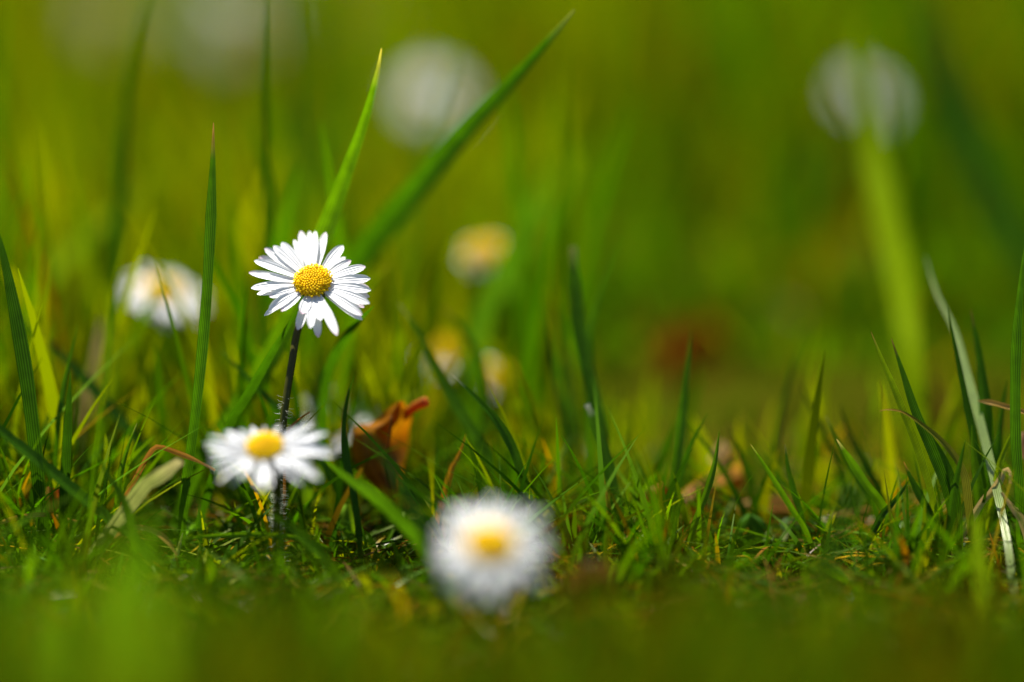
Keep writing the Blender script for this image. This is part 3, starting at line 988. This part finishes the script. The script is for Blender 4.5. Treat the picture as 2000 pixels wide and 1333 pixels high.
# soft ones behind
B("wide lime blade crossing before the greyish daisy, top right", [(1668, 40), (1684, 150), (1702, 290), (1722, 390), (1748, 500), (1768, 610), (1780, 720)], 64, 95, 45, (0.14, 0.22, 0.0006), taper=0.38, turn=5, sunface=True, mat=M_SOFT)
B("wide dark green blurred blade slanting to the right edge, top right", [(1790, -60), (1815, 50), (1850, 170), (1900, 300), (1960, 430), (2030, 560)], 70, 120, 105, C_GREEN, taper=0.3, turn=10)
B("broad blurred blade leaning right in the centre, front one of two", [(1090, 300), (1050, 380), (1010, 460), (970, 550), (935, 650), (925, 740)], 52, 80, 50, C_FRESH, taper=0.5, sunface=True, mat=M_SOFT)
B("broad blurred blade leaning right in the centre, farther and paler of two", [(1165, 280), (1110, 350), (1060, 430), (1010, 520), (975, 610)], 46, 115, 85, C_FRESH, taper=0.5, sunface=True, mat=M_SOFT)
B("wide lime blurred blade rising right from the left edge", [(330, 330), (240, 400), (150, 480), (75, 560), (10, 650), (-40, 760)], 62, 95, 65, C_LIME, taper=0.5, sunface=True, mat=M_SOFT)
B("thin dark line of a blade at the top left corner", [(24, -30), (10, 50), (2, 150), (-4, 260)], 22, 50, 60, C_GREEN, taper=0.4)
B("thin blurred blade crossing the right half of the pale round daisy", [(915, 30), (885, 120), (858, 200), (832, 280), (818, 360), (800, 460)], 22, 75, 75, C_GREEN, taper=0.4, turn=20)
B("thin blurred blade left of the pale round daisy, leaning right to the top edge", [(805, -40), (780, 30), (750, 80), (700, 160), (660, 250)], 22, 110, 110, C_GREEN, taper=0.4, turn=20)
B("faint upright blade at the top edge right of the tall dark one", [(568, -50), (572, 20), (578, 100), (580, 200), (582, 320)], 24, 85, 85, C_GREEN, taper=0.4)
B("lime upright blade in the blurred grass below the tall dark one", [(540, 380), (530, 460), (520, 560), (505, 680)], 30, 70, 50, C_LIME, taper=0.5, sunface=True, mat=M_SOFT)
B("fresh blade leaning left in the far grass behind the ribbed blade", [(600, 180), (625, 270), (650, 370), (672, 480), (690, 600)], 34, 100, 95, C_FRESH, taper=0.5)
B("slender soft blade right of the low yellow daisies, first of two", [(1060, 590), (1075, 660), (1085, 740), (1100, 830)], 14, 30, 26, C_GREEN, taper=0.4)
B("slender soft blade right of the low yellow daisies, second of two", [(1075, 560), (1100, 660), (1112, 760), (1120, 860)], 18, 36, 30, C_FRESH, taper=0.4)
B("faint dark blade leaning right beyond the thin two toned blade", [(1572, 655), (1548, 720), (1530, 790), (1515, 870)], 14, 26, 26, C_DARK, taper=0.4)
B("faint dark blade leaning left beyond the slender grey tipped blade", [(1560, 745), (1585, 800), (1610, 850), (1640, 910)], 14, 22, 20, C_DARK, taper=0.4)
B("blurred wide blade standing before the lens, right of the middle", [(1690, 880), (1665, 960), (1640, 1030), (1615, 1100), (1590, 1200)], 30, -42, -44, C_GREEN, taper=0.5)
B("blurred yellow green stalk before the lens, far right", [(1905, 1000), (1910, 1060), (1915, 1130), (1920, 1210)], 26, -22, -34, C_LIME, taper=0.3, sunface=True, mat=M_SOFT)
B("large soft light green blade close to the lens, lower left", [(300, 985), (270, 1060), (250, 1130), (240, 1230)], 66, -50, -95, C_FRESH, taper=0.6, sunface=True, mat=M_SOFT)
B("large soft lime blade close to the lens at the lower left edge", [(60, 1140), (62, 1220), (65, 1300), (66, 1380)], 60, -80, -110, C_LIME, taper=0.5, sunface=True, mat=M_SOFT)
B("large soft dark blade close to the lens, beside the lower left light one", [(150, 1090), (170, 1160), (190, 1240), (200, 1330)], 50, -80, -80, C_GREEN, taper=0.5)
B("dark blurred blade before the lens crossing the brown leaf", [(694, 822), (735, 872), (775, 935), (815, 1005), (840, 1070)], 26, -26, -30, C_DARK, taper=0.4, turn=40)
B("dark broad blurred blade end sticking up behind the dark stem", [(612, 690), (622, 730), (630, 780), (632, 850)], 34, 30, 28, C_DARK, taper=0.3, turn=30)
B("bright blurred blade before the lens slanting left of the nearest daisy", [(740, 1120), (700, 1170), (665, 1230), (640, 1300)], 44, -70, -90, C_FRESH, taper=0.4, sunface=True, mat=M_SOFT)
B("dull dark blurred blade leaning right before the lens, lower right", [(1520, 1120), (1490, 1190), (1460, 1270), (1440, 1350)], 50, -85, -90, C_DARK, taper=0.4, turn=20)
B("thin dark blurred blade crossing the left half of the greyish daisy, top right", [(1600, 110), (1640, 190), (1680, 270), (1715, 360), (1740, 460)], 34, 95, 95, C_GREEN, taper=0.5)
B("narrow lime blurred blade crossing the right half of the greyish daisy, top right", [(1722, 100), (1730, 180), (1742, 270), (1756, 380), (1766, 480)], 22, 90, 90, C_LIME, taper=0.5, sunface=True, mat=M_SOFT)
B("very large hazy green blade right before the lens, leftmost of the lower left haze", [(30, 1020), (45, 1110), (60, 1220), (70, 1340)], 56, -105, -150, C_FRESH, taper=0.5, sunface=True, mat=M_SOFT)
B("very large hazy lime blade right before the lens, left of the pale folded blade", [(190, 985), (185, 1080), (178, 1200), (170, 1340)], 60, -100, -150, (0.10, 0.20, 0.001), taper=0.5, sunface=True, mat=M_SOFT)
B("very large hazy green blade right before the lens, below the pale folded blade", [(330, 1010), (320, 1100), (312, 1220), (305, 1350)], 60, -95, -150, C_FRESH, taper=0.5, sunface=True, mat=M_SOFT)
B("large hazy lime blade right before the lens, below the bent straw's foot", [(250, 1060), (255, 1140), (262, 1240), (266, 1350)], 50, -110, -150, C_LIME, taper=0.5, sunface=True, mat=M_SOFT)
B("added short dark shade strip slanting left from under the sharp daisy's head", [(588, 592), (562, 638), (530, 690), (500, 742), (468, 795), (440, 850)], 25, 3, 6, C_DARK, taper=0.25, turn=45)  # separate dark blade, painted for the daisy's shadow on the ribbed blade
# dry ones
DR = dict(mat=M_DRY, name="dry_blade", cat="dry blade")
B("bent brown straw, folded like a knee, left of the low soft daisy", [(420, 919), (385, 900), (345, 884), (312, 873), (298, 878), (280, 906), (262, 940), (246, 968)], 11, -2, 0, C_BROWN, tipcol=C_STRAW, taper=0.15, blunt=0.5, turn=25, rows=36, tipn=0.2, **DR)
B("pale folded yellow green blade under the bent straw", [(352, 900), (338, 910), (305, 935), (268, 965)], 31, -13, -9, C_PALE, tipcol=(.45, .42, .2), taper=0.12, blunt=0.6, turn=30, tipn=0.2, **DR)
B("arched tan straw low at the left, right end down", [(346, 1085), (330, 1060), (310, 1042), (285, 1032), (262, 1030), (240, 1040)], 11, -5, -3, C_STRAW, taper=0.1, blunt=0.5, tipn=0.2, **DR)
B("thin tan straw arched across the lower left edge", [(-10, 1026), (30, 1012), (70, 1006), (105, 1008), (150, 1020)], 9, 0, 2, C_STRAW, taper=0.1, blunt=0.5, base=False, tipn=0.2, **DR)
B("cream dry leaf strip standing blurred below the yellow centred daisy", [(196, 620), (190, 680), (182, 740), (172, 800)], 36, 34, 34, C_CREAM, taper=0.4, tipn=0.2, **DR)
B("second narrow cream dry strip beside the blurred cream one", [(215, 640), (208, 700), (198, 770)], 14, 30, 30, C_STRAW, taper=0.4, tipn=0.2, **DR)
B("curled dry tip arching left over the sharp pair at the right", [(1718, 803), (1737, 800), (1765, 806), (1800, 829), (1835, 858), (1862, 888), (1880, 920), (1888, 960)], 20, -3, 0, (0.16, 0.17, 0.012), tipcol=C_BROWN, taper=0.6, turn=30, rows=34, tipn=0.2, **DR)
B("thin straw running out of the right edge past the glare-painted blade", [(1908, 783), (1935, 786), (1965, 794), (1995, 803), (2030, 818)], 10, 6, 2, C_STRAW, taper=0.2, base=False, tipn=0.2, **DR)
B("small hooked tan strip right of the glare-painted blade's foot", [(1974, 945), (1972, 920), (1962, 918), (1952, 940), (1930, 970), (1912, 990)], 15, 4, 2, C_CREAM, taper=0.2, blunt=0.4, rows=30, turn=20, tipn=0.2, **DR)
B("tan strip leaning right at the glare-painted blade's foot by the right edge", [(1956, 962), (1972, 985), (1988, 1005), (2000, 1030)], 14, -3, -3, C_CREAM, taper=0.2, blunt=0.4, tipn=0.2, **DR)
B("orange yellow dry tip leaning right beside the brown leaf", [(910, 848), (902, 876), (890, 902), (878, 930)], 13, 6, 6, (0.45, 0.22, 0.01), taper=0.3, tipn=0.2, **DR)
B("yellow dry strip standing in the middle above the nearest daisy", [(1172, 900), (1178, 940), (1186, 980), (1192, 1025)], 15, 3, 3, (0.42, 0.25, 0.02), taper=0.5, tipn=0.2, **DR)
B("thin brown bit sticking up behind the low soft daisy", [(605, 805), (590, 815), (572, 830), (560, 850), (556, 900), (554, 980)], 8, -2, 2, C_BROWN, taper=0.2, blunt=0.4, tipn=0.2, **DR)
B("soft yellow dry blade in the far grass left of the sharp daisy", [(455, 455), (466, 500), (474, 560), (480, 640)], 30, 60, 60, (0.30, 0.2, 0.01), taper=0.5, tipn=0.2, **DR)
B("fine tan stalk hanging low left of the dark stem's foot", [(393, 1060), (388, 1085), (396, 1110), (400, 1150)], 7, -3, -3, C_STRAW, taper=0.2, blunt=0.5, tipn=0.2, **DR)


# ------------------------------------------------------------------ dead leaves and ground leaves
def leaf_sheet(mb, left, right, dl, dr, bulge, col, cols=9, rows=18, jag=0.0, colf=None):
    """sheet between two pixel outlines, bulging towards the camera by `bulge` millimetres"""
    L = spline([P(x, y, z) for (x, y), z in zip(left, dl)], rows)
    Rr = spline([P(x, y, z) for (x, y), z in zip(right, dr)], rows)
    vs, fs, cs, uv = [], [], [], []
    for i in range(rows):
        s = i / (rows - 1)
        for j in range(cols):
            u = j / (cols - 1)
            p = L[i].lerp(Rr[i], u)
            b = bulge(s, u) if callable(bulge) else bulge * math.sin(math.pi * u)
            p = p - FWD * (b * 0.001)
            if jag and j in (0, cols - 1): p = p + UP * random.uniform(-jag, jag) * 0.001
            vs.append(p)
            cs.append(colf(s, u) if colf else col)
            uv.append((u, s))
    for i in range(rows - 1):
        for j in range(cols - 1):
            a = i * cols + j
            fs.append((a, a + 1, a + cols + 1, a + cols))
    mb.add(vs, fs, cs, uv)


def z6(x, y): return (640 + x / 5.127, 750 + y / 5.127)


def brown_leaf():
    f = P(760, 990, 10)
    root = tag(empty("dead_leaf", (f.x, f.y, 0)), "curled rusty brown dead leaf standing upright right of the low soft daisy", "dead leaf")
    left = [z6(700, 175), z6(560, 290), z6(420, 400), z6(285, 420), z6(232, 560), z6(250, 720), z6(330, 880), z6(440, 1010), z6(560, 1130), z6(640, 1260)]
    right = [z6(752, 170), z6(800, 240), z6(850, 330), z6(820, 430), z6(815, 530), z6(808, 640), z6(778, 780), z6(745, 920), z6(715, 1080), z6(700, 1260)]
    dl = [12, 13, 15, 16, 15, 14, 13, 13, 13, 13]
    dr = [12, 14, 15, 16, 17, 17, 16, 15, 14, 13]

    def colf(s, u):
        k = 0.5 + 0.5 * math.sin(s * 11 + u * 7)
        a, b = (0.25, 0.088, 0.001), (0.15, 0.075, 0.001)
        c = [x * (1 - k) + y * k for x, y in zip(a, b)]
        if u > 0.6: c = [x * 0.6 + y * 0.4 for x, y in zip(c, (0.16, 0.12, 0.01))]
        return tuple(c)

    mb = MB()
    leaf_sheet(mb, left, right, dl, dr, lambda s, u: 4.5 * math.sin(math.pi * u) * (0.3 + 0.7 * min(1, s * 3)) - 1.2 * math.sin(u * 9 + s * 3) * (1 - s), None, cols=13, rows=26, colf=colf)
    mb.build("leaf_blade", M_DEAD, root)
    mb = MB()
    tube(mb, [P(*z6(770, 330), 14), P(*z6(830, 262), 13), P(*z6(900, 215), 12), P(*z6(985, 178), 11)], 0.0007, 0.00095, 8, lambda k: (0.25 + 0.10 * k, 0.09 + 0.04 * k, 0.006 + 0.02 * k))
    mb.build("leaf_stalk", M_DEAD, root)
    mb = MB()
    tube(mb, [P(*z6(640, 330), 9.6), P(*z6(620, 520), 9.0), P(*z6(585, 760), 8.8), P(*z6(610, 960), 9), P(*z6(650, 1180), 10)], 0.0003, 0.0002, 6, (0.13, 0.05, 0.006))
    mb.build("leaf_vein", M_DEAD, root)


brown_leaf()


def litter(label, outline_l, outline_r, z, bulge, col, name="dead_leaf", cat="dead leaf", mat=None, vary=0.3):
    mb = MB()
    zl = z if isinstance(z, (list, tuple)) else [z] * len(outline_l)

    def colf(s, u):
        k = 1 + vary * math.sin(s * 8 + u * 5)
        return tuple(v * k for v in col)
    leaf_sheet(mb, outline_l, outline_r, zl, zl, bulge, None, colf=colf, jag=0.25 if mat is None else 0)
    o = mb.build(name, mat or M_DEAD)
    c = sum((Vector(v.co) for v in o.data.vertices), Vector()) / len(o.data.vertices)
    c.z = 0
    o.data.transform(Matrix.Translation(-c))
    o.location = c
    return tag(o, label, cat)


litter("rust and pink curled dead leaf lying behind the thin left leaning blade", [(1315, 985), (1345, 950), (1385, 930), (1425, 915), (1445, 920)], [(1330, 1005), (1365, 1005), (1405, 985), (1440, 960), (1452, 940)], [20, 22, 24, 26, 27], 2.5, (0.26, 0.12, 0.02))
litter("pale pinkish scrap of dead leaf standing above the rust and pink one", [(1385, 900), (1395, 880), (1410, 862)], [(1430, 935), (1445, 915), (1442, 890)], [28, 28, 28], 1.5, (0.32, 0.22, 0.09))
litter("flat salmon dead leaf behind the oval ground leaf", [(1440, 985), (1480, 975), (1530, 972), (1580, 985)], [(1445, 1020), (1485, 1030), (1530, 1030), (1575, 1020)], [22, 22, 22, 22], 1.0, (0.26, 0.11, 0.03))
litter("brown scrap of dead leaf between dark blades at the left edge", [(92, 950), (88, 975), (92, 1000)], [(122, 955), (128, 975), (125, 1005)], [4, 4, 4], 1.5, (0.30, 0.11, 0.03))
litter("orange brown crumpled scrap left of the rust and pink leaf", [(1262, 975), (1268, 955), (1290, 945)], [(1300, 1000), (1308, 980), (1312, 960)], [12, 12, 12], 1.5, (0.30, 0.10, 0.015))
litter("blurred rusty red dead leaf far behind the upright dark blade", [(1290, 690), (1320, 640), (1360, 615), (1400, 625)], [(1310, 740), (1345, 745), (1385, 735), (1415, 690)], [120, 128, 136, 140], 4, (0.17, 0.045, 0.002))
litter("blurred dull brown dead leaf far behind, right of the rusty red one", [(1420, 640), (1470, 600), (1530, 590), (1570, 620)], [(1430, 720), (1480, 735), (1535, 725), (1575, 690)], [145, 150, 150, 145], 4, (0.09, 0.038, 0.002))
litter("pinkish brown scrap at the right edge beside the upright blade", [(1990, 845), (1988, 870), (1992, 895)], [(2015, 840), (2020, 870), (2015, 900)], [10, 10, 10], 1, (0.42, 0.25, 0.16))
litter("small pinkish scrap lying low right of the narrow dark blade's foot", [(683, 1140), (688, 1165)], [(708, 1145), (712, 1172)], [-4, -4], 0.8, (0.40, 0.18, 0.12))
litter("blurred brown dead leaf close to the lens, right of the nearest daisy", [(1100, 1130), (1150, 1095), (1200, 1100)], [(1110, 1200), (1160, 1190), (1200, 1160)], [-40, -40, -40], 2, (0.09, 0.04, 0.002))
GL = dict(name="ground_leaf", cat="ground leaf", mat=M_LEAF, vary=0.12)
litter("upright oval green ground leaf before the salmon dead leaf", [(1462, 1003), (1442, 1020), (1437, 1050), (1445, 1085)], [(1466, 1003), (1492, 1018), (1502, 1048), (1492, 1085)], [10, 10, 10, 10], 1.5, (0.04, 0.12, 0.004), **GL)
litter("rounded dark green ground leaf right of the upright oval one", [(1525, 1020), (1540, 1012), (1575, 1014), (1615, 1022)], [(1528, 1062), (1550, 1070), (1585, 1066), (1618, 1055)], [12, 12, 12, 12], 1.5, (0.025, 0.08, 0.004), **GL)
litter("small bright sunlit oval ground leaf beside the narrow dark blade", [(672, 985), (662, 1005), (664, 1035), (676, 1055)], [(690, 985), (698, 1005), (698, 1030), (690, 1055)], [8, 8, 8, 8], 1, (0.12, 0.24, 0.01), **GL)
litter("broad dark ground leaf lying flat under the horizontal blade", [(395, 1125), (430, 1112), (470, 1110), (520, 1120)], [(400, 1150), (435, 1160), (475, 1160), (522, 1150)], [-8, -8, -8, -8], 0.8, (0.03, 0.09, 0.006), **GL)
litter("green ground leaf lit from behind just right of the dark stem's foot", [(575, 935), (565, 955), (570, 985)], [(600, 930), (612, 955), (605, 985)], [10, 10, 10], 1, (0.10, 0.21, 0.006), **GL)
